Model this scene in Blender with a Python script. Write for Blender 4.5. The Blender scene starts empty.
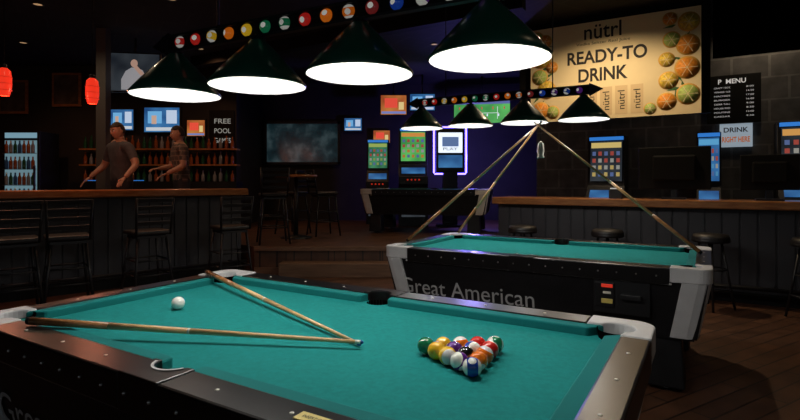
import bpy, bmesh, math, random
from mathutils import Vector, Matrix
random.seed(7)
D=bpy.data; S=bpy.context.scene
COL=S.collection
R=math.radians

# ------------------------------------------------------------ materials
def setin(b,n,v):
    if n in b.inputs: b.inputs[n].default_value=v
def mat(name,col,rough=.5,metal=0.,emit=None,es=0.,var=.0,vscale=8.,coat=0.,spec=None,bump=0.):
    m=D.materials.new(name); m.use_nodes=True
    nt=m.node_tree; b=nt.nodes['Principled BSDF']
    c=(*col,1)
    setin(b,'Base Color',c); setin(b,'Roughness',rough); setin(b,'Metallic',metal)
    if coat: setin(b,'Coat Weight',coat)
    if spec is not None: setin(b,'Specular IOR Level',spec)
    if emit: setin(b,'Emission Color',(*emit,1)); setin(b,'Emission Strength',es)
    if var>0 or bump>0:
        tc=nt.nodes.new('ShaderNodeTexCoord'); nz=nt.nodes.new('ShaderNodeTexNoise')
        nz.inputs['Scale'].default_value=vscale; nz.inputs['Detail'].default_value=4
        nt.links.new(tc.outputs['Object'],nz.inputs['Vector'])
        if var>0:
            r=nt.nodes.new('ShaderNodeValToRGB')
            r.color_ramp.elements[0].position=.3; r.color_ramp.elements[1].position=.7
            r.color_ramp.elements[0].color=(*[x*(1-var) for x in col],1)
            r.color_ramp.elements[1].color=(*[min(1,x*(1+var)) for x in col],1)
            nt.links.new(nz.outputs['Fac'],r.inputs['Fac']); nt.links.new(r.outputs['Color'],b.inputs['Base Color'])
        if bump>0:
            bp=nt.nodes.new('ShaderNodeBump'); bp.inputs['Strength'].default_value=bump; bp.inputs['Distance'].default_value=.01
            nt.links.new(nz.outputs['Fac'],bp.inputs['Height']); nt.links.new(bp.outputs['Normal'],b.inputs['Normal'])
    return m
def wood(name,c1,c2,rough=.4,scale=(1,12,12),coat=0.):
    m=mat(name,c1,rough,coat=coat); nt=m.node_tree; b=nt.nodes['Principled BSDF']
    tc=nt.nodes.new('ShaderNodeTexCoord'); mp=nt.nodes.new('ShaderNodeMapping'); mp.inputs['Scale'].default_value=scale
    nz=nt.nodes.new('ShaderNodeTexNoise'); nz.inputs['Scale'].default_value=3; nz.inputs['Detail'].default_value=6
    r=nt.nodes.new('ShaderNodeValToRGB'); r.color_ramp.elements[0].position=.35; r.color_ramp.elements[1].position=.65
    r.color_ramp.elements[0].color=(*c1,1); r.color_ramp.elements[1].color=(*c2,1)
    L=nt.links.new; L(tc.outputs['Object'],mp.inputs['Vector']); L(mp.outputs['Vector'],nz.inputs['Vector'])
    L(nz.outputs['Fac'],r.inputs['Fac']); L(r.outputs['Color'],b.inputs['Base Color'])
    return m
def planks(name,c1,c2,cm,bw,bh,rot=0.,rough=.35,mortar=.006,rotv=None,spec=.5):
    m=mat(name,c1,rough,spec=spec); nt=m.node_tree; b=nt.nodes['Principled BSDF']; L=nt.links.new
    tc=nt.nodes.new('ShaderNodeTexCoord'); mp=nt.nodes.new('ShaderNodeMapping')
    mp.inputs['Rotation'].default_value=rotv or (0,0,rot)
    br=nt.nodes.new('ShaderNodeTexBrick'); br.inputs['Scale'].default_value=1
    br.inputs['Brick Width'].default_value=bw; br.inputs['Row Height'].default_value=bh; br.inputs['Mortar Size'].default_value=mortar
    br.inputs['Color1'].default_value=(*c1,1); br.inputs['Color2'].default_value=(*c2,1); br.inputs['Mortar'].default_value=(*cm,1)
    nz=nt.nodes.new('ShaderNodeTexNoise'); nz.inputs['Scale'].default_value=5; nz.inputs['Detail'].default_value=6
    mx=nt.nodes.new('ShaderNodeMix'); mx.data_type='RGBA'; mx.blend_type='MULTIPLY'; mx.inputs['Factor'].default_value=.8
    r=nt.nodes.new('ShaderNodeValToRGB'); r.color_ramp.elements[0].position=.3; r.color_ramp.elements[1].position=.7
    r.color_ramp.elements[0].color=(.35,.35,.35,1); r.color_ramp.elements[1].color=(1,1,1,1)
    L(tc.outputs['Object'],mp.inputs['Vector']); L(mp.outputs['Vector'],br.inputs['Vector']); L(mp.outputs['Vector'],nz.inputs['Vector'])
    L(nz.outputs['Fac'],r.inputs['Fac']); L(br.outputs['Color'],mx.inputs['A']); L(r.outputs['Color'],mx.inputs['B'])
    L(mx.outputs['Result'],b.inputs['Base Color'])
    return m
def screen(name,cols,scale=2,strength=1.,detail=1):
    m=mat(name,(0.01,.01,.01),.2); nt=m.node_tree; b=nt.nodes['Principled BSDF']; L=nt.links.new
    tc=nt.nodes.new('ShaderNodeTexCoord'); nz=nt.nodes.new('ShaderNodeTexNoise'); nz.inputs['Scale'].default_value=scale; nz.inputs['Detail'].default_value=detail
    L(tc.outputs['Object'],nz.inputs['Vector'])
    r=nt.nodes.new('ShaderNodeValToRGB'); cr=r.color_ramp; n=len(cols)
    while len(cr.elements)<n: cr.elements.new(.5)
    for i,c in enumerate(cols):
        cr.elements[i].position=.32+.36*i/max(1,n-1); cr.elements[i].color=(*c,1)
    L(nz.outputs['Fac'],r.inputs['Fac']); L(r.outputs['Color'],b.inputs['Emission Color']); b.inputs['Emission Strength'].default_value=strength
    return m
EM={}
def E(col,s=1.):
    k=(col,s)
    if k not in EM: EM[k]=mat('lit_%d'%len(EM),tuple(c*.3 for c in col),.4,emit=col,es=s)
    return EM[k]
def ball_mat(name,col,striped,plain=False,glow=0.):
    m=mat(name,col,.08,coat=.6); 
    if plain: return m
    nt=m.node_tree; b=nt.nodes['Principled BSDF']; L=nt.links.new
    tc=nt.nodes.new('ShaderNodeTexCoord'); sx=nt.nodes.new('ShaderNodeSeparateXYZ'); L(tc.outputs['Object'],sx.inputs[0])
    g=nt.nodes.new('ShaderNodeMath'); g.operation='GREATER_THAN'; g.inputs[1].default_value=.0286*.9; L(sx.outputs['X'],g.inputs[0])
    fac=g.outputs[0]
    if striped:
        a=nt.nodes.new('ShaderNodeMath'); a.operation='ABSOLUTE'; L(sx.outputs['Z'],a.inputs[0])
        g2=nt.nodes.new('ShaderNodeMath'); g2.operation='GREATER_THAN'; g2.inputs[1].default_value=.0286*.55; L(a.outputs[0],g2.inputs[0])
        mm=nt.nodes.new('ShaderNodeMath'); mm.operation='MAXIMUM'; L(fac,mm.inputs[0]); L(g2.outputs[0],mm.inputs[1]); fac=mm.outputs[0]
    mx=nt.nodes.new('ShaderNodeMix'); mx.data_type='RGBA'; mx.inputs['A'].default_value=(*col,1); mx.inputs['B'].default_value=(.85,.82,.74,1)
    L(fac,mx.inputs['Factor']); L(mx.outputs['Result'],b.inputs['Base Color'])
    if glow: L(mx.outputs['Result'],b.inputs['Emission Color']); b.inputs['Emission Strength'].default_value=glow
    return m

M={}
M['cloth']=mat('teal_cloth',(.008,.205,.195),.95,var=.10,vscale=60,spec=.15)
M['cushion']=mat('teal_cushion',(.006,.165,.16),.9,spec=.2)
M['lam']=mat('black_laminate',(.007,.006,.006),.3,spec=.28)
M['body']=mat('black_cabinet',(.006,.006,.007),.45,var=.3,spec=.3)
M['cast']=mat('gray_casting',(.52,.52,.52),.5,var=.08)
M['chrome']=mat('chrome',(.6,.6,.6),.3,metal=1)
M['blk']=mat('matte_black',(.004,.004,.004),.7,spec=.2)
M['blkm']=mat('black_metal',(.010,.010,.011),.4,metal=.2)
M['hole']=mat('pocket_black',(.002,.002,.002),.9,spec=0.)
M['letter']=mat('silver_letter',(.38,.38,.38),.5)
M['green']=mat('green_enamel',(.008,.085,.055),.3,coat=.5)
M['whitein']=mat('white_liner',(.26,.26,.25),.7)
M['bulb']=mat('bulb',(1,1,1),.5,emit=(1,.97,.9),es=10)
M['cuelight']=wood('cue_maple',(.66,.38,.16),(.8,.5,.23),.3,(1,1,1),.3)
M['cuedark']=mat('cue_butt',(.36,.16,.06),.25,coat=.4,var=.3,vscale=20)
M['ivory']=mat('ivory',(.8,.76,.65),.3)
M['blue']=mat('chalk_blue',(.02,.10,.3),.8)
M['bartop']=wood('bar_top_wood',(.28,.10,.028),(.45,.19,.06),.28,(2,14,14),.5)
M['barfront']=mat('bar_front_gray',(.024,.024,.028),.5,var=.25,vscale=3)
M['barfront2']=mat('bar_front_batten',(.032,.032,.037),.5)
M['floor']=planks('floor_planks',(.13,.055,.026),(.08,.034,.016),(.01,.006,.004),1.2,.13,R(-31),.45)
M['plat']=planks('platform_planks',(.13,.06,.03),(.09,.04,.02),(.01,.006,.004),1.2,.13,R(-31),.45)
M['nosing']=wood('nosing_wood',(.10,.05,.025),(.16,.085,.045),.5)
M['wall']=mat('dark_wall',(.016,.014,.013),.8,var=.3,vscale=2)
M['graywall']=planks('gray_lattice',(.11,.11,.115),(.10,.10,.105),(.18,.18,.185),.32,.32,0,.7,.012,rotv=(R(90),R(45),0))
M['ceil']=planks('ceiling_tiles',(.008,.008,.009),(.011,.011,.012),(.025,.025,.025),.6,.6,R(-31),.8,.012)
M['red']=mat('red_glass',(.45,.015,.008),.3,emit=(1,.04,.015),es=.8)
M['cream']=mat('banner_cream',(.85,.70,.40),.7,var=.10,vscale=1.2)
M['ink']=mat('ink_black',(.015,.012,.01),.7)
M['orange']=mat('orange_flesh',(.85,.30,.03),.6,var=.25,vscale=30)
M['yellowf']=mat('pineapple_yellow',(.80,.50,.06),.6,var=.45,vscale=25)
M['leaf']=mat('leaf_green',(.05,.14,.03),.6,var=.4,vscale=15)
M['kiwi']=mat('lime_flesh',(.40,.52,.12),.6,var=.25,vscale=30)
M['rind']=mat('rind',(.75,.42,.08),.6)
M['purp']=mat('purple_neon',(.1,.02,.4),.4,emit=(.14,.10,1),es=8)
M['bluen']=mat('blue_neon',(.02,.1,.4),.4,emit=(.04,.25,.8),es=.7)
M['whitescr']=mat('lit_white',(.8,.8,.8),.5,emit=(.72,.82,.95),es=1.2)
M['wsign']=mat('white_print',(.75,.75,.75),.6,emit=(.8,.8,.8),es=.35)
M['warm']=mat('warm_disc',(1,.8,.5),.5,emit=(1,.72,.4),es=10)
M['warmdim']=mat('warm_disc_dim',(1,.8,.5),.5,emit=(1,.6,.3),es=.35)
M['yellow']=mat('label_yellow',(.75,.6,.15),.5)
M['redl']=mat('label_red',(.7,.04,.02),.5,emit=(1,.05,.02),es=.3)
M['bottle1']=mat('bottle_green',(.015,.08,.03),.1,coat=.5)
M['bottle2']=mat('bottle_amber',(.25,.07,.015),.1,coat=.5)
M['bottle3']=mat('bottle_clear',(.22,.24,.27),.1,coat=.5)
M['seat']=mat('seat_vinyl',(.010,.009,.009),.45)

# ------------------------------------------------------------ mesh helpers
def obj(name,me,m=None,parent=None,loc=(0,0,0),rot=(0,0,0),smooth=False):
    o=D.objects.new(name,me); COL.objects.link(o); o.location=loc; o.rotation_euler=rot
    if m: 
        for x in (m if isinstance(m,(list,tuple)) else [m]): me.materials.append(x)
    if parent: o.parent=parent
    if smooth:
        for p in me.polygons: p.use_smooth=True
    return o
def empty(name,loc=(0,0,0),rz=0.):
    o=D.objects.new(name,None); COL.objects.link(o); o.location=loc; o.rotation_euler=(0,0,rz); o.empty_display_size=.1
    return o
def bm2me(bm,name):
    bmesh.ops.recalc_face_normals(bm,faces=bm.faces[:]); me=D.meshes.new(name); bm.to_mesh(me); bm.free(); return me
def bev(o,w,seg=2):
    b=o.modifiers.new('bevel','BEVEL'); b.width=w; b.segments=seg; b.limit_method='ANGLE'; return o
def box(name,size,loc,m,parent=None,rot=(0,0,0),bw=0):
    bm=bmesh.new(); bmesh.ops.create_cube(bm,size=1)
    for v in bm.verts: v.co=Vector((v.co.x*size[0],v.co.y*size[1],v.co.z*size[2]))
    o=obj(name,bm2me(bm,name),m,parent,loc,rot)
    if bw: bev(o,bw)
    return o
def poly(name,pts,z0,z1,m,parent=None,bw=0,loc=(0,0,0),rot=(0,0,0)):
    bm=bmesh.new(); vs=[bm.verts.new((x,y,z0)) for x,y in pts]; f=bm.faces.new(vs)
    r=bmesh.ops.extrude_face_region(bm,geom=[f]); 
    for g in r['geom']:
        if isinstance(g,bmesh.types.BMVert): g.co.z=z1
    o=obj(name,bm2me(bm,name),m,parent,loc,rot)
    if bw: bev(o,bw)
    return o
def loft(name,rings,m,parent=None,loc=(0,0,0),rot=(0,0,0),smooth=False,cap=True):
    bm=bmesh.new(); rv=[[bm.verts.new(p) for p in r] for r in rings]; n=len(rings[0])
    for a,b in zip(rv,rv[1:]):
        for i in range(n): bm.faces.new((a[i],a[(i+1)%n],b[(i+1)%n],b[i]))
    if cap: bm.faces.new(rv[0]); bm.faces.new(rv[-1])
    return obj(name,bm2me(bm,name),m,parent,loc,rot,smooth)
def lathe(name,prof,m,parent=None,loc=(0,0,0),rot=(0,0,0),n=32,cap=False):
    rings=[[(r*math.cos(2*math.pi*i/n),r*math.sin(2*math.pi*i/n),z) for i in range(n)] for r,z in prof]
    o=loft(name,rings,m,parent,loc,rot,True,cap); return o
def tube(name,p1,p2,r1,r2,m,parent=None,n=16):
    p1=Vector(p1);p2=Vector(p2); d=p2-p1
    q=d.to_track_quat('Z','Y')
    rings=[[tuple(p+q@Vector((r*math.cos(2*math.pi*i/n),r*math.sin(2*math.pi*i/n),0))) for i in range(n)] for p,r in((p1,r1),(p2,r2))]
    return loft(name,rings,m,parent,smooth=True)
def sphere(name,r,loc,m,parent=None,rot=(0,0,0),seg=24,scale=(1,1,1)):
    bm=bmesh.new(); bmesh.ops.create_uvsphere(bm,u_segments=seg,v_segments=seg//2,radius=r)
    for v in bm.verts: v.co=Vector((v.co.x*scale[0],v.co.y*scale[1],v.co.z*scale[2]))
    return obj(name,bm2me(bm,name),m,parent,loc,rot,True)
def arc(cx,cy,r,a0,a1,n=10):
    return [(cx+r*math.cos(R(a0+(a1-a0)*i/n)),cy+r*math.sin(R(a0+(a1-a0)*i/n))) for i in range(n+1)]
def text(name,s,width,loc,rot,m,parent=None,depth=.002,height=None,bold=0.):
    cu=D.curves.new(name,'FONT'); cu.body=s; cu.size=1; cu.extrude=0; cu.offset=bold; cu.align_x='CENTER'; cu.align_y='CENTER'
    t=D.objects.new(name+'_t',cu); COL.objects.link(t); bpy.context.view_layer.update()
    dg=bpy.context.evaluated_depsgraph_get(); me=D.meshes.new_from_object(t.evaluated_get(dg))
    D.objects.remove(t); D.curves.remove(cu)
    xs=[v.co.x for v in me.vertices]; ys=[v.co.y for v in me.vertices]
    w=max(xs)-min(xs); h=max(ys)-min(ys); sx=width/w; sy=sx if height is None else height/h
    cx=(max(xs)+min(xs))/2; cy=(max(ys)+min(ys))/2
    for v in me.vertices: v.co=Vector(((v.co.x-cx)*sx,(v.co.y-cy)*sy,depth))
    me.materials.clear()
    return obj(name,me,m,parent,loc,rot)
def boolean_cut(o,cutters):
    for c in cutters:
        b=o.modifiers.new('b','BOOLEAN'); b.object=c; b.operation='DIFFERENCE'; b.solver='EXACT'
    bpy.context.view_layer.update(); dg=bpy.context.evaluated_depsgraph_get()
    me=D.meshes.new_from_object(o.evaluated_get(dg)); o.modifiers.clear(); o.data=me
    for c in cutters: D.objects.remove(c)

# ------------------------------------------------------------ room
poly('floor',[(-9,-2.5),(7.6,-2.5),(7.6,12.6),(-9,12.6)],-.1,0,M['floor'])
CH=3.75
poly('ceiling',[(-9,-2.5),(7.6,-2.5),(7.6,12.6),(-9,12.6)],CH,CH+.1,M['ceil'])
poly('wall_left',[(-9.1,-2.5),(-9,-2.5),(-9,12.6),(-9.1,12.6)],0,CH,M['wall'])
poly('wall_right',[(7.6,-2.5),(7.7,-2.5),(7.7,12.6),(7.6,12.6)],0,CH,M['wall'])
poly('wall_front',[(-9,-2.6),(7.6,-2.6),(7.6,-2.5),(-9,-2.5)],0,CH,M['wall'])
poly('wall_back',[(-9,12.6),(7.6,12.6),(7.6,12.7),(-9,12.7)],0,CH,M['wall'])
poly('wall_back_left',[(-9,10.6),(-3.4,10.6),(-3.4,12.6),(-9,12.6)],.4,CH,M['wall'])
wr=box('wall_back_right',(6.1,.1,CH),(0,0,0),M['graywall'],None,(0,0,R(-31)))
wr.location=(2.4+.857*3.05+.026,8.96-.515*3.05+.043,CH/2)
poly('wall_return',[(2.4,8.96),(2.52,8.9),(4.7,12.6),(4.56,12.6)],0,CH,mat('return_wall_paint',(.05,.05,.055),.6))
plat=[(1.2,7.4),(-2.12,7.42),(-2.75,8.0),(-6.95,4.2),(-9,4.2),(-9,12.6),(4.5,12.6),(2.38,8.97)]
poly('floor_platform',plat,0.001,.4,M['plat'])
box('trim_1',(3.3,.05,.06),(-.46,7.385,.375),M['nosing'])
box('trim_2',(3.3,.03,.10),(-.46,7.39,.05),M['nosing'])
box('trim_3',(1.6,.26,.2),(-.9,7.25,.1),M['nosing'],None,(0,0,0),.01)
sof=empty('soffit',(2.0,7.85,0),R(-31))
box('soffit_panel',(2.55,.12,1.5),(1.1,.1,CH-.75),M['blk'],sof)
box('soffit_drop',(3.2,.12,.78),(4.0,.1,CH-.39),M['hole'],sof)
for i,x in enumerate((-5.2,-1.6,2.0)):  # added glowing windows behind the camera, out of view, for ambient fill
    fill_win=empty(f'glow_window_{i+2}',(x,-2.47,1.9)); box('pane',(2.6,.02,1.5),(0,0,0),E((.80,.92,1.),.38),fill_win)
    for xx in(-1.33,0,1.33): box('mullion',(.06,.06,1.6),(xx,.02,0),M['blkm'],fill_win)
    for z in(-.78,.78): box('rail',(2.7,.06,.06),(0,.02,z),M['blkm'],fill_win)
for i,(x,y) in enumerate([(-4.5,5.5),(-1.2,8.2),(2.2,3.6)]):
    b=empty('ceiling_beam',(x,y,CH-.1),R(-31)); box('beam_body',(6.5,.16,.2),(0,0,0),M['blk'],b)
po=empty('support_post',(-4.68,8.05,0)); box('post_shaft',(.15,.15,CH-.4),(0,0,.4+(CH-.4)/2),mat('post_paint',(.06,.055,.05),.6),po); box('post_base',(.22,.22,.1),(0,0,.45),M['blkm'],po)

# ------------------------------------------------------------ pool tables
def pool_table(loc,rz,coin=False,label=False,lettering=True,tx=-.47):
    T=empty('pool_table',loc,rz)
    X0,Y0=1.17,.66; NX,NY=1.02,.49; BX,BY=1.07,.54; PC=(1.048,.518); PR=.062
    bed=box('bed_cloth',(2*BX,2*BY,.05),(0,0,.747),M['cloth'])
    cut=[]
    for sx in(-1,1):
        for sy in(-1,1):
            cut.append(lathe('c',[(PR,.6),(PR,.9)],M['hole'],None,(sx*PC[0],sy*PC[1],0),n=24,cap=True))
    for sy in(-1,1): cut.append(lathe('c',[(.058,.6),(.058,.9)],M['hole'],None,(0,sy*.535,0),n=24,cap=True))
    boolean_cut(bed,cut); bed.parent=T
    k=0
    def mir(pts,sx,sy): 
        return [(x*sx,y*sy) for x,y in pts]
    for sx in(-1,1):
        for sy in(-1,1):
            k+=1
            cap=[(.94,Y0),(1.09,Y0)]+arc(1.09,Y0-.08,.08,80,0,8)+[(X0,.43),(BX,.43)]+arc(PC[0],PC[1],PR,-60,150,14)+[(.94,BY)]
            poly(f'corner_casting_{k}',mir(cap,sx,sy),.72,.812,M['cast'],T,.006)
            poly(f'long_cushion_{k}',mir([(.062,BY+.01),(.075,NY+.006),(.085,NY),(.945,NY),(.955,NY+.004),(1.0,BY+.01)],sx,sy),.768,.804,M['cushion'],T,.006)
            poly(f'long_rail_{k}',mir([(.085,BY),(.94,BY),(.94,Y0),(.085,Y0)],sx,sy),.70,.808,M['lam'],T,.008)
            def sec(ix,z): 
                a=X0-ix; b=Y0-ix
                return [(p[0]*sx,p[1]*sy,z) for p in [(a-.16,b),(a-.07,b),(a-.03,b-.012),(a-.012,b-.03),(a,b-.07),(a,b-.16),(a-.16,b-.16)]]
            bev(loft(f'corner_post_{k}',[sec(.075,.36),sec(.004,.73)],M['cast'],T),.004)
            lx,ly=.90,.44
            def lsec(h,z): return [(sx*lx+dx*h,sy*ly+dy*h,z) for dx,dy in((-1,-1),(1,-1),(1,1),(-1,1))]
            bev(loft(f'leg_{k}',[lsec(.12,.03),lsec(.095,.40)],M['body'],T),.01)
            lathe(f'leveler_{k}',[(.05,0),(.05,.012),(.02,.014),(.02,.04)],M['chrome'],T,(sx*lx,sy*ly,0),cap=True,n=16)
            lathe(f'pocket_well_{k}',[(PR+.001,.60),(PR+.001,.775),(PR+.007,.805)],M['hole'],T,(sx*PC[0],sy*PC[1],0),n=24)
            lathe(f'pocket_floor_{k}',[(PR,.60),(PR,.61)],M['hole'],T,(sx*PC[0],sy*PC[1],0),n=24,cap=True)
        poly(f'end_cushion_{k}',mir([(BX+.01,-.47),(NX+.004,-.425),(NX,-.415),(NX,.415),(NX+.004,.425),(BX+.01,.47)],sx,1),.768,.804,M['cushion'],T,.006)
        poly(f'end_rail_{k}',mir([(BX,-.43),(BX,.43),(X0,.43),(X0,-.43)],sx,1),.70,.808,M['lam'],T,.008)
    for sy in(-1,1):
        side=[(-.09,Y0),(.09,Y0),(.09,BY)]+arc(0,.535,.058,5,175,14)+[(-.09,BY)]
        poly(f'side_pocket_cap_{sy+2}',mir(side,1,sy),.70,.812,M['lam'],T,.004)
        lathe(f'side_well_{sy+2}',[(.058,.60),(.058,.77)],M['hole'],T,(0,sy*.535,0),n=24)
        lathe(f'side_floor_{sy+2}',[(.058,.60),(.058,.61)],M['hole'],T,(0,sy*.535,0),n=24,cap=True)
        pts=arc(0,sy*.535,.061,(20 if sy>0 else -160),(160 if sy>0 else -20),14)
        bm=bmesh.new(); prev=None
        for x,y in pts:
            d=Vector((x,y-sy*.535,0)).normalized()
            a=[bm.verts.new((x,y,.79)),bm.verts.new((x,y,.815)),bm.verts.new((x+d.x*.008,y+d.y*.008,.815))]
            if prev: bm.faces.new((prev[0],a[0],a[1],prev[1])); bm.faces.new((prev[1],a[1],a[2],prev[2]))
            prev=a
        obj(f'side_liner_{sy+2}',bm2me(bm,'liner'),M['cast'] if sy<0 else M['lam'],T)
    def r4(a,b,z): return [(-a,-b,z),(a,-b,z),(a,b,z),(-a,b,z)]
    loft('cabinet',[r4(1.085,.575,.36),r4(1.145,.635,.72)],M['body'],T)
    loft('cabinet_foot_rim',[r4(1.07,.56,.345),r4(1.07,.56,.36)],M['blkm'],T)
    for s in(-1,1):
        box(f'trim_strip_long_{s+2}',(1.9,.006,.010),(0,s*.655,.708),M['cast'],T)
        box(f'trim_strip_end_{s+2}',(.006,.9,.010),(s*1.165,0,.708),M['cast'],T)
    k=0
    for s in(-1,1):
        for x in(-.765,-.51,-.255,.255,.51,.765):
            k+=1; lathe(f'sight_{k}',[(.006,.808),(.006,.8095)],M['ivory'],T,(x,s*.60,0),n=12,cap=True)
        for y in(-.245,0,.245):
            k+=1; lathe(f'sight_{k}',[(.006,.808),(.006,.8095)],M['ivory'],T,(s*1.12,y,0),n=12,cap=True)
        for i in range(16):
            k+=1; x=-.86+i*.115
            sphere(f'rail_bolt_{k}',.006,(x,s*.661,.755),M['chrome'],T,seg=8)
    z=.50
    if lettering: text('side_lettering','Great American',1.10,(tx,-(.637-.1667*(.72-z))-.002,z),(R(99.5),0,0),M['letter'],T,.002,.125)
    if coin:
        C=[('coin_box',(.34,.06,.24),(.66,-.61,.60),M['blkm']),('coin_plate',(.12,.01,.16),(.56,-.645,.60),M['body']),
           ('coin_label_red',(.07,.012,.022),(.575,-.65,.66),M['redl']),('coin_label_yellow',(.07,.012,.03),(.575,-.65,.56),M['yellow']),
           ('coin_label_white',(.05,.012,.015),(.575,-.65,.615),M['ivory']),('coin_slide',(.12,.06,.03),(.72,-.65,.60),M['blkm'])]
        for n,s,l,m in C: box(n,s,l,m,T,(0,0,0),.003)
    if label:
        box('instruction_label',(.14,.036,.003),(.60,-.60,.8095),M['yellow'],T)
        text('label_print','INSERT COINS HERE',.11,(.60,-.60,.811),(0,0,0),M['ink'],T,.0006,.012)
    return T
C1=(-.377,1.95,0); C2=(1.2,4.2,0)
pool_table(C1,R(-31),label=True,tx=-.41)
pool_table(C2,R(-31),coin=True)
pool_table((.55,9.7,.4),R(-14),lettering=False)

# ------------------------------------------------------------ balls
BC=[('yellow',(.85,.50,.02)),('blue',(.01,.05,.35)),('red',(.60,.02,.015)),('purple',(.10,.02,.20)),('orange',(.85,.18,.01)),('green',(.01,.17,.07)),('maroon',(.22,.02,.02)),('black',(.008,.008,.008))]
BM=[ball_mat('ball_'+n,c,False) for n,c in BC]+[ball_mat('ball_stripe_'+n,c,True) for n,c in BC[:7]]
BL=[ball_mat('lamp_ball_'+n,c,False,glow=.30) for n,c in BC]+[ball_mat('lamp_ball_stripe_'+n,c,True,glow=.22) for n,c in BC[:7]]  # fixture balls get slight emission in place of missing light; not lamps
BR=.0286
def ball(name,i,loc,parent=None,rot=None,mats=None):
    rot=rot or (random.uniform(0,6),random.uniform(0,6),random.uniform(0,6))
    return sphere(name,BR,loc,(mats or BM)[i],parent,rot,28)
bz=.772+BR
sphere('cue_ball',BR,(-.989,2.273,bz),ball_mat('ball_cue',(.85,.83,.76),False,True),None,(0,0,0),32)
order=[[5,0,12,2,13],[0,3,9,10],[8,7,12],[11,4],[9]]
sp=BR*2.01
for r,row in enumerate(order):
    for c,i in enumerate(row):
        x=.2+(c-(len(row)-1)/2)*sp; y=1.685-r*sp*.866
        a=R(3); 
        ball('billiard_ball',i,(.2+(x-.2)*math.cos(a)-(y-1.685)*math.sin(a),1.685+(x-.2)*math.sin(a)+(y-1.685)*math.cos(a),bz))

# ------------------------------------------------------------ cues
def cue(butt,tip,parent=None):
    b=Vector(butt); t=Vector(tip); T=empty('pool_cue',(0,0,0)); d=t-b
    P=lambda f:b+d*f
    tube('bumper',P(0),P(.012),.013,.0145,M['blk'],T)
    tube('butt',P(.012),P(.26),.0145,.0125,M['cuedark'],T)
    tube('forearm',P(.26),P(.50),.0125,.0105,M['cuelight'],T)
    tube('collar',P(.50),P(.507),.0108,.0107,M['ivory'],T)
    tube('shaft',P(.507),P(.978),.0105,.0066,M['cuelight'],T)
    tube('ferrule',P(.978),P(.993),.0067,.0066,M['ivory'],T)
    tube('tip',P(.993),P(1),.0066,.005,M['blue'],T)
    return T
cue((-1.10,2.90,.828),(-.137,1.75,.782))
cue((-1.38,1.89,.826),(-.125,1.735,.795))
ap=Vector((1.164,4.3,1.83))
for b in [(.06,4.46,.826),(.60,5.25,.826),(2.17,3.67,.826)]:
    b=Vector(b); d=(ap-b).normalized(); cue(b,ap+d*.03+Vector(((b.x-ap.x)*-.012,(b.y-ap.y)*-.012,0)))
hc=empty('hanging_chalk',(1.17,4.24,0))
tube('cord',(0,0,1.80),(0,0,1.68),.002,.002,M['blk'],hc,6)
lathe('chalk_cone',[(.004,1.68),(.022,1.66),(.03,1.60),(.022,1.565),(.03,1.55),(.028,1.54)],M['ivory'],hc,cap=True,n=20)

# ------------------------------------------------------------ lamps
def fixture(cx,cy,zb,rz,power,sp=.503):
    T=empty('billiard_light',(cx,cy,0),rz)
    for i,x in enumerate((-1.5*sp,-.5*sp,.5*sp,1.5*sp)):
        prof=[(.205,zb-.006),(.21,zb),(.165,zb+.055),(.10,zb+.125),(.05,zb+.175),(.035,zb+.19),(.03,zb+.20)]
        lathe(f'shade_{i+1}',prof,M['green'],T,(x,0,0),n=48)
        lathe(f'shade_liner_{i+1}',[(.205,zb-.006),(.203,zb)]+[(max(r-.004,.01),z-.003) for r,z in prof[2:]],M['whitein'],T,(x,0,0),n=48)
        lathe(f'shade_cap_{i+1}',[(.034,zb+.185),(.034,zb+.20),(.012,zb+.205),(.012,zb+.22)],M['blkm'],T,(x,0,0),n=20,cap=True)
        sphere(f'bulb_{i+1}',.032,(x,0,zb+.105),M['bulb'],T,seg=16,scale=(1,1,1.2))
        l=D.lights.new('shade_lamp','POINT'); l.energy=power; l.color=(1,.97,.92); l.shadow_soft_size=.03
        o=D.objects.new(f'lamp_{i+1}',l); COL.objects.link(o); o.parent=T; o.location=(x,0,zb+.05)
    zc=zb+.245; q=sp/.503
    box('bar_lower',(1.66*q,.03,.010),(0,0,zc-.034),M['blkm'],T); box('bar_upper',(1.66*q,.03,.010),(0,0,zc+.036),M['blkm'],T)
    box('bar_plank',(1.60*q,.008,.075),(0,0,zc),M['blk'],T)
    for s in(-1,1):
        poly(f'bar_end_{s+2}',[(s*.80*q,-.055),(s*.91*q,0),(s*.80*q,.055)],-.008,.008,M['blkm'],T,0,(0,0,zc),(R(90),0,0))
        tube(f'hanger_{s+2}',(s*.5,0,zc+.04),(s*.5,0,CH-.01),.005,.005,M['blkm'],T,8)
        lathe(f'ceiling_cup_{s+2}',[(.05,CH-.03),(.05,CH-.002)],M['blkm'],T,(s*.5,0,0),cap=True,n=20)
    for i in range(15):
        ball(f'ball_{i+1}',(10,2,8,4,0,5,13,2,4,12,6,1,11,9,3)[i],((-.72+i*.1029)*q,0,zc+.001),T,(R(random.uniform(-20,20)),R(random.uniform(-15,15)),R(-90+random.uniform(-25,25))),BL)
    return T
fixture(-.388,2.10,1.762,R(-27.4),12,.520)
fixture(.88,4.65,1.87,R(-28),11)

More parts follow.
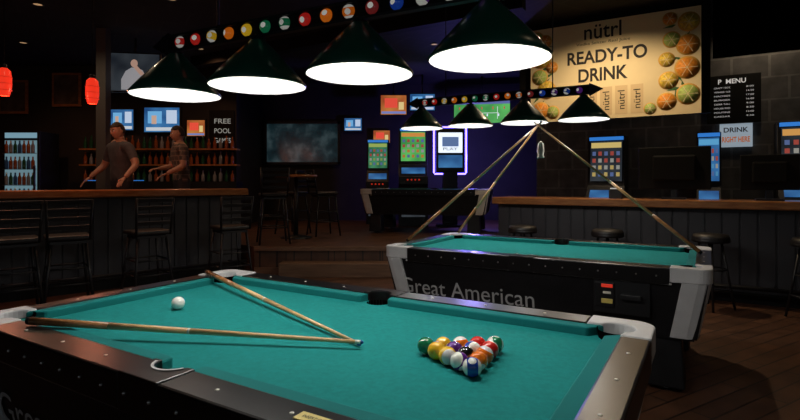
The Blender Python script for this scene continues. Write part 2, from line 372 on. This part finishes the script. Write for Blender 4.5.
def downlight(x,y,power,z=CH,col=(1,.75,.48),size=75,vis=False):
    T=empty('ceiling_downlight',(x,y,0))
    lathe('trim_ring',[(.075,z-.001),(.075,z-.012),(.055,z-.012),(.055,z-.001)],M['ivory'] if vis else M['blkm'],T,n=24)
    lathe('lens',[(.055,z-.006),(.055,z-.004)],M['warm'] if vis else M['warmdim'],T,n=24,cap=True)
    l=D.lights.new('downlight_lamp','SPOT'); l.energy=power; l.color=col; l.spot_size=R(150); l.spot_blend=.6; l.shadow_soft_size=.05
    o=D.objects.new('downlight_spot',l); COL.objects.link(o); o.parent=T; o.location=(0,0,z-.02)
    return T
downlight(2.45,6.3,175,vis=True)
downlight(-4.9,6.9,42); downlight(-3.6,9.2,40,col=(1,.45,.22)); downlight(-1.0,10.6,30,col=(1,.55,.3)); downlight(.6,8.9,30); downlight(4.9,6.85,28); downlight(-6.5,8.8,40,col=(1,.42,.2)); downlight(-3.0,6.7,24,col=(1,.55,.3))  # extra downlights, added as fill for the bar, people and third table
downlight(3.0,1.2,16); downlight(-3.3,4.6,10); downlight(4.4,3.6,20)  # more added fill downlights, over the floor around the front tables

# ------------------------------------------------------------ bars
def bar(loc,rz,L,dep,h):
    T=empty('bar_counter',loc,rz)
    box('core',(L,dep-.12,h-.06),(L/2,dep/2+.03,(h-.06)/2),M['barfront'],T)
    box('kick',(L,.02,.12),(L/2,.075,.06),M['blk'],T)
    n=int(L/.16)
    for i in range(n): box(f'batten_{i}',(.145,.016,h-.24),(L*(i+.5)/n,.083,(h-.06)/2+.06),M['barfront2'],T,(0,0,0),.004)
    box('counter_top',(L+.08,dep+.12,.05),(L/2,dep/2,h-.025),M['bartop'],T,(0,0,0),.012)
    box('edge_rail',(L+.08,.05,.095),(L/2,-.05,h-.042),M['bartop'],T,(0,0,0),.015)
    tube('foot_rail',(0,-.1,.2),(L,-.1,.2),.02,.02,M['blkm'],T)
    for i in range(5): 
        x=.2+i*(L-.4)/4; tube(f'foot_bracket_{i}',(x,.09,.2),(x,-.1,.2),.012,.012,M['blkm'],T,8)
    return T
bar((-6.45,3.74,0),R(42.1),5.6,.6,1.24)
bar((1.33,7.05,0),R(-31),4.3,.6,1.13)

# ------------------------------------------------------------ stools
def ladder_stool(loc,rz):
    T=empty('bar_stool',loc,rz); k=0   # faces +y, back at -y
    box('seat',(.42,.40,.05),(0,0,.745),M['seat'],T,(0,0,0),.018)
    lathe('swivel',[(.09,.70),(.09,.72)],M['blkm'],T,cap=True,n=20)
    box('seat_frame',(.34,.34,.03),(0,0,.695),M['blkm'],T)
    for sx in(-1,1):
        for sy in(-1,1):
            k+=1; tube(f'leg_{k}',(sx*.155,sy*.155,.69),(sx*.225,sy*.225,0),.015,.015,M['blkm'],T,10)
        tube(f'back_post_{sx+2}',(sx*.19,-.19,.72),(sx*.205,-.26,1.15),.014,.013,M['blkm'],T,10)
    for z in(.25,.42):
        f=.155+(.69-z)/.69*.07
        for a,b in(((-f,-f),(f,-f)),((f,-f),(f,f)),((f,f),(-f,f)),((-f,f),(-f,-f))):
            tube('rung',(*a,z),(*b,z),.010,.010,M['blkm'],T,8)
    for i,z in enumerate((.86,.95,1.04,1.13)):
        y=-.19-.07*(z-.72)/.43; box(f'slat_{i+1}',(.40,.012,.045),(0,y,z),M['blkm'],T,(R(9),0,0),.004)
    return T
for x,y,a in[(-3.97,5.25,42),(-3.62,5.55,38),(-3.02,6.1,46),(-2.25,6.75,40)]: ladder_stool((x,y,0),R(a))
ladder_stool((-1.95,7.85,.4),R(20)); ladder_stool((-1.35,9.0,.4),R(-60)); ladder_stool((-1.95,9.3,.4),R(60))
def round_stool(loc,rz=0):
    T=empty('round_bar_stool',loc,rz)
    lathe('seat',[(.03,.70),(.16,.70),(.175,.72),(.178,.755),(.16,.785),(.08,.795),(.01,.796)],M['seat'],T,cap=True)
    lathe('seat_band',[(.177,.705),(.18,.71),(.18,.73),(.177,.735)],M['blkm'],T)
    for i in range(4):
        a=R(45+90*i); c,s=math.cos(a),math.sin(a); tube(f'leg_{i+1}',(.10*c,.10*s,.70),(.22*c,.22*s,0),.012,.012,M['blkm'],T,10)
    for z,r in((.22,.182),(.42,.148)):
        lathe('foot_ring',[(r-.008,z),(r,z+.008),(r+.008,z),(r,z-.008),(r-.008,z)],M['blkm'],T,n=28)
    return T
for x,y in[(1.55,6.45),(2.42,5.95),(3.30,5.42),(4.05,5.0)]: round_stool((x,y,0),R(20))
pt=empty('pub_table',(-1.75,8.6,.4)); lathe('top',[(.34,1.02),(.35,1.03),(.35,1.05),(.34,1.06)],M['bartop'],pt,cap=True); tube('column',(0,0,.03),(0,0,1.02),.035,.035,M['blkm'],pt); lathe('base',[(.26,0),(.26,.015),(.05,.05)],M['blkm'],pt,cap=True)

# ------------------------------------------------------------ banner
B=empty('wall_banner',(2.0,7.79,0),R(-31))
W=2.24; z0,z1=2.24,3.64; zc=(z0+z1)/2
box('banner_cloth',(W,.012,z1-z0),(W/2,.0,zc),M['cream'],B)
F=(R(90),0,0); yy=-.007
text('brand_word','nütrl',.50,(W*.46,yy,z1-.14),F,M['ink'],B,.001,.22,.01)
text('tagline','Vodka Seltzer Real Juice',.72,(W*.46,yy,z1-.31),F,M['ink'],B,.001,.05)
text('headline_1','READY-TO',1.06,(W*.48,yy,z1-.50),F,M['ink'],B,.001,.19,.025)
text('headline_2','DRINK',.66,(W*.46,yy,z1-.76),F,M['ink'],B,.001,.19,.025)
cp=mat('can_print',(.74,.56,.30),.6)
for i in range(4):
    x=W*.28+i*.2
    box(f'can_outline_{i}',(.16,.004,.40),(x+.25,yy,z0+.25),cp,B); text(f'can_text_{i}','nütrl',.26,(x+.25,yy-.003,z0+.25),(R(90),R(-90),0),M['ink'],B,.001,.09)
def slice_(x,z,r,m,k,rind=M['rind']):
    lathe(f'fruit_rind_{k}',[(r,0),(r,.004)],rind,B,(x,yy,z),F,24,True)
    lathe(f'fruit_pulp_{k}',[(r*.86,.004),(r*.86,.006)],m,B,(x,yy,z),F,24,True)
    for j in range(6):
        a=j*math.pi/3; box(f'fruit_seg_{k}_{j}',(r*.8,.001,.006),(x+math.cos(a)*r*.42,yy-.0068,z+math.sin(a)*r*.42),M['cream'],B,(0,-a,0))
def leafp(x,z,l,a,k):
    pts=[(0,0),(l*.3,l*.13),(l,0),(l*.3,-l*.13)]
    poly(f'leaf_{k}',pts,0,.002,M['leaf'],B,0,(x,yy,z),(R(90),-a,0))
for j in range(34):
    s=j%2; x=.15 if s==0 else W-.24
    leafp(x+random.uniform(-.05,.08),random.uniform(2.42,3.46),random.uniform(.12,.18),random.uniform(0,6.28),j)
k=0
for x,z,r,m in[(.16,3.2,.15,M['yellowf']),(.22,3.45,.10,M['orange']),(.14,2.92,.12,M['kiwi']),(.24,2.72,.14,M['yellowf']),(.15,2.42,.13,M['orange']),(.33,2.38,.10,M['kiwi']),(.10,3.52,.09,M['kiwi']),(.32,3.05,.09,M['orange']),
    (W-.14,3.45,.13,M['yellowf']),(W-.36,3.52,.09,M['orange']),(W-.15,3.15,.14,M['orange']),(W-.34,3.24,.11,M['kiwi']),(W-.16,2.85,.15,M['orange']),(W-.40,2.98,.10,M['yellowf']),(W-.15,2.5,.14,M['kiwi']),(W-.40,2.42,.12,M['orange']),(W-.38,2.7,.12,M['yellowf']),(W-.60,2.34,.08,M['kiwi'])]:
    k+=1; slice_(x,z,r,m,k)

# ------------------------------------------------------------ screens / tvs / machines
s_field=screen('screen_field',[(.03,.18,.04),(.09,.38,.09)],3,1.2)
s_navy=screen('screen_navy',[(.01,.05,.16),(.04,.16,.36)],3,1.1)
s_dim=screen('screen_dim',[(.010,.013,.018),(.035,.042,.05)],3,.9)
s_warm=screen('screen_warm',[(.26,.05,.015),(.5,.18,.04)],3,1.)
s_green=screen('screen_green',[(.02,.10,.05),(.06,.25,.12)],5,.9)
def tv(loc,rz,w,h,kind,name='television',mount='wall'):
    T=empty(name,loc,rz)
    bg={'field':s_field,'navy':s_navy,'dim':s_dim,'warm':s_warm}[kind]
    box('bezel',(w+.05,.05,h+.05),(0,0,0),M['blkm'],T,(0,0,0),.008)
    box('screen',(w,.006,h),(0,-.026,0),bg,T)
    def r(x,z,a,b,m,n): box(n,(w*a,.002,h*b),(w*x,-.030,h*z),m,T)
    if kind=='field':
        r(0,.36,1,.2,E((.10,.13,.30)),'stands'); r(-.05,-.1,.7,.02,E((.6,.7,.6)),'pitch_line'); r(.28,-.1,.01,.5,E((.6,.7,.6)),'pitch_line_2'); r(-.25,-.42,.4,.09,E((.6,.6,.65)),'score_bar')
        for i in range(9): r(-.4+i*.1,.10-.14*((i*2)%4),.02,.10,E((.75,.75,.8)) if i%2 else E((.5,.05,.05)),f'player_{i}')
    if kind=='navy':
        r(-.2,.1,.4,.5,E((.14,.38,.65)),'panel'); r(.28,.12,.3,.55,E((.45,.55,.7)),'panel_2'); r(0,-.38,.9,.14,E((.5,.55,.6)),'ticker'); box('presenter',(w*.14,.003,h*.35),(-w*.22,-.0325,0),E((.5,.33,.25)),T)
    if kind=='warm':
        r(-.1,.1,.5,.5,E((.7,.07,.04)),'panel'); r(.3,-.05,.2,.4,E((.65,.5,.2)),'panel_2'); r(0,-.4,.95,.12,E((.15,.2,.45)),'ticker')
    if mount=='ceiling':
        tube('mount_pole',(0,.04,h/2),(0,.04,CH-loc[2]-.01),.02,.02,M['blkm'],T); box('mount_plate',(.16,.05,.16),(0,.04,0),M['blkm'],T)
    elif mount=='wall': box('mount_bracket',(.2,.06,.2),(0,.05,0),M['blkm'],T)
    return T
t=tv((-4.42,8.5,3.16),R(10),.78,.62,'dim',mount='ceiling')
sphere('picture_head',.055,(.0,-.03,.15),E((.42,.26,.2),.8),t,scale=(1,.06,1.2))
poly('picture_torso',[(-.2,-.29),(.22,-.29),(.20,-.1),(.13,.04),(.04,.08),(-.04,.08),(-.13,.02),(-.2,-.12)],0,.003,E((.45,.45,.48),.5),t,0,(0,-.029,0),(R(90),0,0))
poly('picture_arm',[(.10,-.05),(.16,-.02),(.02,.14),(-.02,.10)],.003,.005,E((.42,.26,.2),.8),t,0,(0,-.029,0),(R(90),0,0))
tv((-5.72,10.52,2.62),0,.46,.42,'navy'); tv((-4.9,10.52,2.62),0,.72,.5,'navy'); tv((-4.2,10.52,2.45),0,.36,.32,'warm')
tv((1.86,11.6,2.96),R(-10),1.25,.56,'field',mount='ceiling'); tv((-.15,12.0,3.15),0,.6,.45,'warm',mount='ceiling'); tv((.5,11.4,3.12),0,.55,.36,'navy',mount='ceiling')
tv((-1.15,12.52,2.75),0,.42,.3,'navy'); tv((-.45,12.52,2.45),0,.4,.3,'warm')
sg=empty('chalkboard_sign',(-3.69,10.57,2.4)); box('board',(.52,.03,.85),(0,0,0),M['blk'],sg)
sw=E((.4,.4,.36),.6)
for i,wd in enumerate(['FREE','POOL','GAMES']): text(f'word_{i}',wd,.34,(.02,-.018,.2-.2*i),F,sw,sg,.001,.10)
for x,z in((-8.0,3.1),(-6.9,3.25)):
    p=empty('framed_picture',(x,10.56,z)); box('frame',(.6,.04,.7),(0,0,0),M['bartop'],p,(0,0,0),.01); box('print',(.5,.01,.6),(0,-.022,0),mat('print',(.10,.07,.05),.5,var=.6,vscale=5),p)
mw=empty('glow_window_1',(-2.4,12.55,2.3)); box('pane',(1.75,.02,.95),(0,0,0),screen('reflection_glow_glass',[(.004,.010,.013),(.010,.028,.035),(.05,.085,.095)],3,.5,3),mw)  # faint bluish emission in the pane imitates a reflection on dark glass
for x in(-.9,.9): box('jamb',(.06,.06,1.06),(x,-.02,0),M['blkm'],mw)
for z in(-.5,.5): box('rail',(1.86,.06,.06),(0,-.02,z),M['blkm'],mw)
def cooler(x,y,rz=0,z=.4):
    T=empty('beverage_cooler',(x,y,z),rz)
    box('cabinet',(.7,.55,1.9),(0,0,.95),M['blkm'],T,(0,0,0),.01); box('light_panel',(.6,.01,1.55),(0,-.28,.95),E((.14,.24,.28),.8),T)
    k=0
    for r in range(5):
        box(f'shelf_{r}',(.6,.06,.012),(0,-.31,.28+r*.3),M['chrome'],T)
        for i in range(7):
            k+=1; m=[M['bottle1'],M['bottle2'],M['bottle3'],M['blue'],M['bottle2']][(i*3+r)%5]
            lathe(f'bottle_{k}',[(.03,0),(.032,.01),(.032,.14),(.014,.18),(.014,.23)],m,T,(-.25+i*.083,-.31,.287+r*.3),n=10,cap=True)
    box('door_handle',(.02,.04,.5),(.31,-.36,1.0),M['chrome'],T)
    box('header_sign',(.6,.01,.10),(0,-.281,1.82),E((.2,.36,.45),.8),T)
    return T
cooler(-7.15,9.9); 
sh=empty('bottle_shelf',(-4.9,10.35,.4)); box('cabinet',(3.3,.45,.95),(0,0,.475),M['blkm'],sh)
k=0
for r,z in enumerate((.95,1.3,1.62)):
    if r: box(f'shelf_{r}',(3.2,.22,.03),(0,.08,z-.015),M['bartop'],sh); box(f'bracket_{r}',(.03,.2,.3),(-1.2,.08,z-.15),M['blkm'],sh)
    for i in range(26):
        k+=1; h=random.uniform(.2,.27)
        lathe(f'bottle_{k}',[(.034,0),(.036,.01),(.036,h*.55),(.014,h*.75),(.014,h)],[M['bottle2'],M['bottle1'],M['bottle2'],M['bottle3'],M['bottle2']][random.randrange(5)],sh,(-1.52+i*.12,.06,z),n=10,cap=True)
box('led_strip',(1.2,.02,.012),(-.9,.0,.97),M['bluen'],sh)
def slot(loc,rz,w=.55,h=2.0,bg=s_green,acc=(.6,.45,.15),name='slot_machine'):
    T=empty(name,loc,rz); sc=h/2.0
    prof=[(-.28,0),(.3,0),(.3,2.0),(-.05,2.0),(-.12,1.25),(-.34,1.0),(-.34,.85),(-.28,.8)]
    poly('cabinet',[(a,b*sc) for a,b in prof],-w/2,w/2,M['blkm'],T,.01,(0,0,0),(R(90),0,R(90)))
    sc_=empty('upper_display',(0,-.100,1.62*sc)); sc_.parent=T; sc_.rotation_euler=(R(-5.3),0,0)
    box('glass',(w*.84,.012,.6*sc),(0,0,0),bg,sc_)
    for r in range(4):
        for c in range(5): box(f'symbol_{r}_{c}',(w*.09,.004,.06*sc),(w*(-.32+.16*c),-.008,(-.2+.105*r)*sc),E([acc,(.12,.18,.4),(.45,.08,.06),(.4,.4,.36)][(r*3+c*c)%4],.6),sc_)
    box('marquee',(w*.8,.004,.08*sc),(0,-.008,.24*sc),E(acc,.9),sc_)
    box('button_deck',(w*.8,.16,.012),(0,-.24,1.125*sc),s_navy,T,(R(48),0,0))
    box('topper',(w*.9,.06,.05),(0,-.07,1.96*sc),M['bluen'],T)
    box('belly_panel',(w*.8,.01,.45*sc),(0,-.285,.42*sc),s_dim,T)
    for i in range(4): lathe(f'button_{i}',[(.018,0),(.018,.01)],M['redl'],T,(-.12+i*.08,-.345,.94*sc),(R(90),0,0),12,True)
    return T
slot((3.22,7.93,0),R(-31),.54,2.05,s_dim)
slot((5.35,6.75,0),R(-31),.6,2.15,s_dim,(.6,.3,.08))
slot((4.42,7.30,0),R(-31),.30,2.05,s_navy,(.1,.35,.6))
slot((.28,11.0,.4),R(0),.62,2.1,s_field,(.6,.25,.05),'arcade_cabinet')
slot((-.5,11.6,.4),R(0),.5,1.9,s_green,(.3,.4,.1),'arcade_cabinet')
J=empty('jukebox',(1.05,10.7,.4),R(0))
box('pedestal',(.3,.25,1.15),(0,.05,.575),M['blkm'],J); box('base',(.55,.45,.05),(0,.05,.025),M['blkm'],J)
box('head',(.62,.14,.95),(0,0,1.6),M['blkm'],J,(0,0,0),.05)
box('screen',(.5,.01,.42),(0,-.075,1.76),M['whitescr'],J); box('screen_art',(.34,.004,.2),(0,-.082,1.78),E((.12,.2,.4),.8),J); box('screen_lower',(.5,.01,.26),(0,-.075,1.37),s_navy,J)
text('screen_word','PLAY',.3,(0,-.085,1.63),F,M['ink'],J,.001,.06)
for s in(-1,1): box(f'neon_side_{s+2}',(.03,.05,.95),(s*.338,0,1.6),M['purp'],J,(0,0,0),.01)
box('neon_top',(.66,.05,.03),(0,0,2.09),M['purp'],J,(0,0,0),.01); box('neon_bottom',(.66,.05,.03),(0,0,1.11),M['purp'],J,(0,0,0),.01)
l=D.lights.new('neon_spill','POINT'); l.energy=110; l.color=(.24,.18,1); l.shadow_soft_size=.1; o=D.objects.new('neon_lamp',l); COL.objects.link(o); o.parent=J; o.location=(.5,.25,1.5)
def onwall(t,z,name):
    return empty(name,(5.18-.857*t-.01,7.29+.515*t-.02,z),R(-31))
mb=onwall(.35,2.55,'menu_board'); box('panel',(.66,.03,.70),(0,-.02,0),M['blk'],mb)
text('title','P  MENU',.34,(-.02,-.037,.26),F,M['wsign'],mb,.001,.07,.02)
for i in range(8): 
    text(f'row_{i}',['DRAFT 16OZ','WINGS 1LB','NACHOS','BURGER','CIDER TALL','HOUSE RED','POUTINE','CAESAR'][i],.20,(-.14,-.037,.17-.06*i),F,M['wsign'],mb,.001,.022)
    text(f'price_{i}',['8.00','14.50','17.00','16.00','9.00','8.50','12.00','9.50'][i],.09,(.2,-.037,.17-.06*i),F,M['wsign'],mb,.001,.022)
pp=onwall(.32,2.02,'wall_poster'); box('sheet',(.40,.01,.34),(0,-.02,0),mat('poster_pale',(.5,.62,.7),.6,emit=(.4,.5,.6),es=.5),pp); text('poster_1','DRINK',.3,(0,-.027,.08),F,M['ink'],pp,.001,.07,.02); text('poster_2','RIGHT HERE',.34,(0,-.027,-.06),F,mat('poster_orange',(.8,.2,.03),.6,emit=(.8,.2,.03),es=.3),pp,.001,.08,.03)
def monitor(t,w,h,z=1.13,off=.35):
    x=1.33+.857*t+.515*off; y=7.05-.515*t+.857*off
    T=empty('bar_monitor',(x,y,z),R(-31)); box('base',(.26,.2,.02),(0,0,.012),M['blkm'],T); box('neck',(.06,.04,.16),(0,.03,.1),M['blkm'],T)
    box('panel',(w,.05,h),(0,0,.12+h/2),M['blk'],T,(0,0,0),.01); box('rear_housing',(w*.6,.05,h*.6),(0,-.04,.12+h/2),M['blk'],T,(0,0,0),.02)
    return T
monitor(2.15,.78,.52); monitor(3.1,.55,.40)
nh=empty('napkin_holder',(2.72,6.42,1.13),R(-31)); box('holder',(.16,.1,.12),(0,0,.062),M['blkm'],nh,(0,0,0),.01); box('napkins',(.13,.07,.10),(0,0,.085),M['wsign'],nh)
def pendant(x,y,z):
    T=empty('red_pendant_lamp',(x,y,0))
    lathe('glass',[(.03,z+.30),(.06,z+.27),(.07,z+.18),(.07,z+.10),(.055,z+.02),(.045,z)],M['red'],T); tube('cord',(0,0,z+.3),(0,0,CH-.01),.004,.004,M['blk'],T,6)
    for zz in(.06,.13,.20): lathe('rib',[(.071,z+zz-.004),(.075,z+zz),(.071,z+zz+.004)],M['redl'],T)
    lathe('cap',[(.032,z+.29),(.032,z+.34),(.01,z+.35)],M['blkm'],T,cap=True); lathe('canopy',[(.06,CH-.03),(.06,CH-.002)],M['blkm'],T,cap=True)
    l=D.lights.new('pendant_light','POINT'); l.energy=12; l.color=(1,.35,.2); l.shadow_soft_size=.03; o=D.objects.new('pendant_bulb',l); COL.objects.link(o); o.parent=T; o.location=(0,0,z-.03)
pendant(-4.27,5.5,2.27); pendant(-3.62,6.0,2.26)

# ------------------------------------------------------------ people
def apply_mods(o):
    bpy.context.view_layer.update(); dg=bpy.context.evaluated_depsgraph_get()
    me=D.meshes.new_from_object(o.evaluated_get(dg)); o.modifiers.clear(); o.data=me
    for p in me.polygons: p.use_smooth=True
def skinobj(name,verts,edges,rad,roots,m,parent,sub=2):
    me=D.meshes.new(name); me.from_pydata(verts,edges,[]); me.update()
    o=D.objects.new(name,me); COL.objects.link(o); o.parent=parent
    for x in m: me.materials.append(x)
    o.modifiers.new('skin','SKIN')
    sv=me.skin_vertices[0].data if me.skin_vertices else None
    if sv is None:
        bpy.context.view_layer.objects.active=o; bpy.ops.mesh.customdata_skin_add(); sv=me.skin_vertices[0].data
    for i,r in enumerate(rad): sv[i].radius=r if isinstance(r,tuple) else (r,r); sv[i].use_root=(i in roots)
    s=o.modifiers.new('sub','SUBSURF'); s.levels=sub; s.render_levels=sub
    apply_mods(o); return o
def person(loc,rz,shirt,pants,hair,arms,tilt=0,sleeve=.55,plaid=False):
    T=empty('person',loc,rz)
    skin=mat('skin',(.36,.20,.13),.5,var=.08); pn=mat('trousers',pants,.8); hr=mat('hair',hair,.7,var=.3,vscale=40); so=mat('shoes',(.02,.02,.02),.5)
    sh=planks('plaid_shirt',shirt,tuple(c*.5 for c in shirt),tuple(c*2.2 for c in shirt),.07,.07,0,.8,.008,rotv=(R(90),0,0)) if plaid else mat('shirt',shirt,.8,var=.35,vscale=12)
    V=[(0,0,.96),(0,-.01,1.12),(0,-.03,1.32),(0,-.04,1.46),(0,-.05,1.55)]
    rad=[(.165,.12),(.155,.12),(.18,.13),(.11,.085),(.06,.06)]
    E_=[(0,1),(1,2),(2,3),(3,4)]
    for s in(-1,1):
        b=len(V); el,wr_=arms[0 if s<0 else 1]
        V+=[(s*.195,-.035,1.44),tuple(el),tuple((Vector(el)+Vector(wr_))/2),tuple(wr_)]; rad+=[.074,.052,.042,.028]; E_+=[(3,b),(b,b+1),(b+1,b+2),(b+2,b+3)]
        b=len(V); V+=[(s*.095,0,.86),(s*.10,-.015,.50),(s*.105,.015,.28),(s*.105,.03,.09),(s*.115,-.13,.045)]
        rad+=[.095,.062,.055,.045,(.045,.035)]; E_+=[(0,b),(b,b+1),(b+1,b+2),(b+2,b+3),(b+3,b+4)]
    o=skinobj('body',V,E_,rad,{0},[sh,pn,skin,so],T)
    me=o.data
    if len(me.materials)<4:
        me.materials.clear(); [me.materials.append(x) for x in (sh,pn,skin,so)]
    for p in me.polygons:
        c=p.center; i=0
        if c.z<.97 and abs(c.x)<.26 and c.y>-.16: i=1
        if c.z<.10: i=3
        if c.z>1.51: i=2
        for k,s in enumerate((-1,1)):
            el,w_=Vector(arms[k][0]),Vector(arms[k][1]); sd=Vector((s*.195,-.035,1.44))
            d=el-sd; f=(c-sd).dot(d)/d.length_squared; perp=(c-sd-d*max(0,min(1,f))).length
            d2=w_-el; f2=(c-el).dot(d2)/d2.length_squared; perp2=(c-el-d2*max(0,min(1,f2))).length
            if (f>sleeve+.15 and perp<.075) or (f2>0.02 and perp2<.065 and c.z<1.4 and (c-el).length<d2.length*1.2 and perp2<perp): i=2
        p.material_index=i
    for k,s in enumerate((-1,1)):
        el,w_=Vector(arms[k][0]),Vector(arms[k][1]); d=(w_-el).normalized(); side=Vector((0,0,1)).cross(d)
        if side.length<.1: side=Vector((1,0,0))
        side.normalize()
        HV=[tuple(w_-d*.01),tuple(w_+d*.04),tuple(w_+d*.085)]; HR=[(.026,.02),(.038,.016),(.036,.014)]; HE=[(0,1),(1,2)]; roots={0}
        for j in range(4):
            L=[.07,.08,.075,.058][j]; off=side*((j-1.5)*.019)*s; base=w_+d*.075+off; b=len(HV); dn=Vector((0,0,-1))
            HV+=[tuple(base),tuple(base+d*L*.5+dn*.006),tuple(base+d*L*.8+dn*.02),tuple(base+d*L*.95+dn*.036)]; HR+=[.0095,.009,.0082,.007]; HE+=[(b,b+1),(b+1,b+2),(b+2,b+3)]; roots.add(b)
        b=len(HV); sd=side*-s; base=w_+d*.025+sd*.025
        HV+=[tuple(base),tuple(base+d*.03+sd*.024),tuple(base+d*.058+sd*.03)]; HR+=[.012,.010,.008]; HE+=[(b,b+1),(b+1,b+2)]; roots.add(b)
        skinobj(f'hand_{k+1}',HV,HE,HR,roots,[skin],T,1)
    H=empty('head',(0,-.065,1.665)); H.parent=T; H.rotation_euler=(tilt,0,0)
    bm=bmesh.new(); bmesh.ops.create_uvsphere(bm,u_segments=28,v_segments=20,radius=1)
    for v in bm.verts:
        x,y,z=v.co; w=1-.28*max(0,-z)**1.3; ny=y*.098
        if y<0 and z<0: ny-= .006*(-z)
        nx=x*.076*w
        if y<-.6 and abs(x)<.22 and -.35<z<.15: ny-=.016*(1-abs(x)/.22)*(1-abs(z+.2)/.4 if abs(z+.2)<.4 else 0)
        if y<-.5 and .0<z<.3 and .2<abs(x)<.6: ny+=.007
        v.co=Vector((nx,ny,z*.118))
    obj('skull',bm2me(bm,'skull'),skin,H,smooth=True)
    lathe('neck',[(.055,-.14),(.05,-.06)],skin,H,(0,.015,0),n=20)
    for s in(-1,1):
        sphere(f'eye_{s+2}',.012,(s*.030,-.083,.012),mat('eye',(.6,.6,.58),.2),H,seg=12); sphere(f'pupil_{s+2}',.006,(s*.030,-.093,.012),M['blk'],H,seg=8)
        sphere(f'ear_{s+2}',.03,(s*.076,.005,-.005),skin,H,seg=12,scale=(.3,.65,1)); box(f'brow_{s+2}',(.032,.008,.006),(s*.03,-.090,.034),hr,H,(0,0,0),.002)
    lathe('nose',[(.014,-.03),(.011,-.01),(.005,.015)],skin,H,(0,-.098,.0),(R(-8),0,0),10,True)
    box('mouth',(.042,.008,.008),(0,-.090,-.056),mat('lips',(.35,.12,.10),.5),H,(0,0,0),.003)
    bm=bmesh.new(); bmesh.ops.create_uvsphere(bm,u_segments=28,v_segments=20,radius=1)
    dele=[v for v in bm.verts if (v.co.z<.35 and v.co.y<-.1) or v.co.z<-.45]
    bmesh.ops.delete(bm,geom=dele,context='VERTS')
    for v in bm.verts: v.co=Vector((v.co.x*.083,v.co.y*.104+.003,v.co.z*.126+.003))
    h=obj('hair',bm2me(bm,'hair'),hr,H,smooth=True); so_=h.modifiers.new('t','SOLIDIFY'); so_.thickness=.008
    return T
arms1=(((-.34,-.02,1.18),(-.42,-.20,1.00)),((.34,-.03,1.18),(.38,-.24,1.00)))
arms2=(((-.25,-.08,1.17),(-.16,-.30,1.14)),((.25,-.06,1.17),(.20,-.28,1.06)))
person((-3.98,7.3,.4),R(-25),(.05,.052,.058),(.015,.017,.025),(.03,.018,.01),arms1,R(14))
person((-3.30,7.72,.4),R(-50),(.10,.07,.055),(.015,.017,.025),(.02,.013,.01),arms2,R(8),plaid=True)

# ------------------------------------------------------------ world / camera
w=D.worlds.new('World'); S.world=w; w.use_nodes=True; w.node_tree.nodes['Background'].inputs[0].default_value=(.02,.022,.03,1)
cd=D.cameras.new('Camera'); cam=D.objects.new('Camera',cd); COL.objects.link(cam)
cam.location=(0,0,1.34); cam.rotation_euler=(R(90),0,0); cd.sensor_width=36; cd.lens=36*510/800; cd.shift_y=-28/800; cd.clip_start=.05
S.camera=cam
S.view_settings.view_transform='Standard'
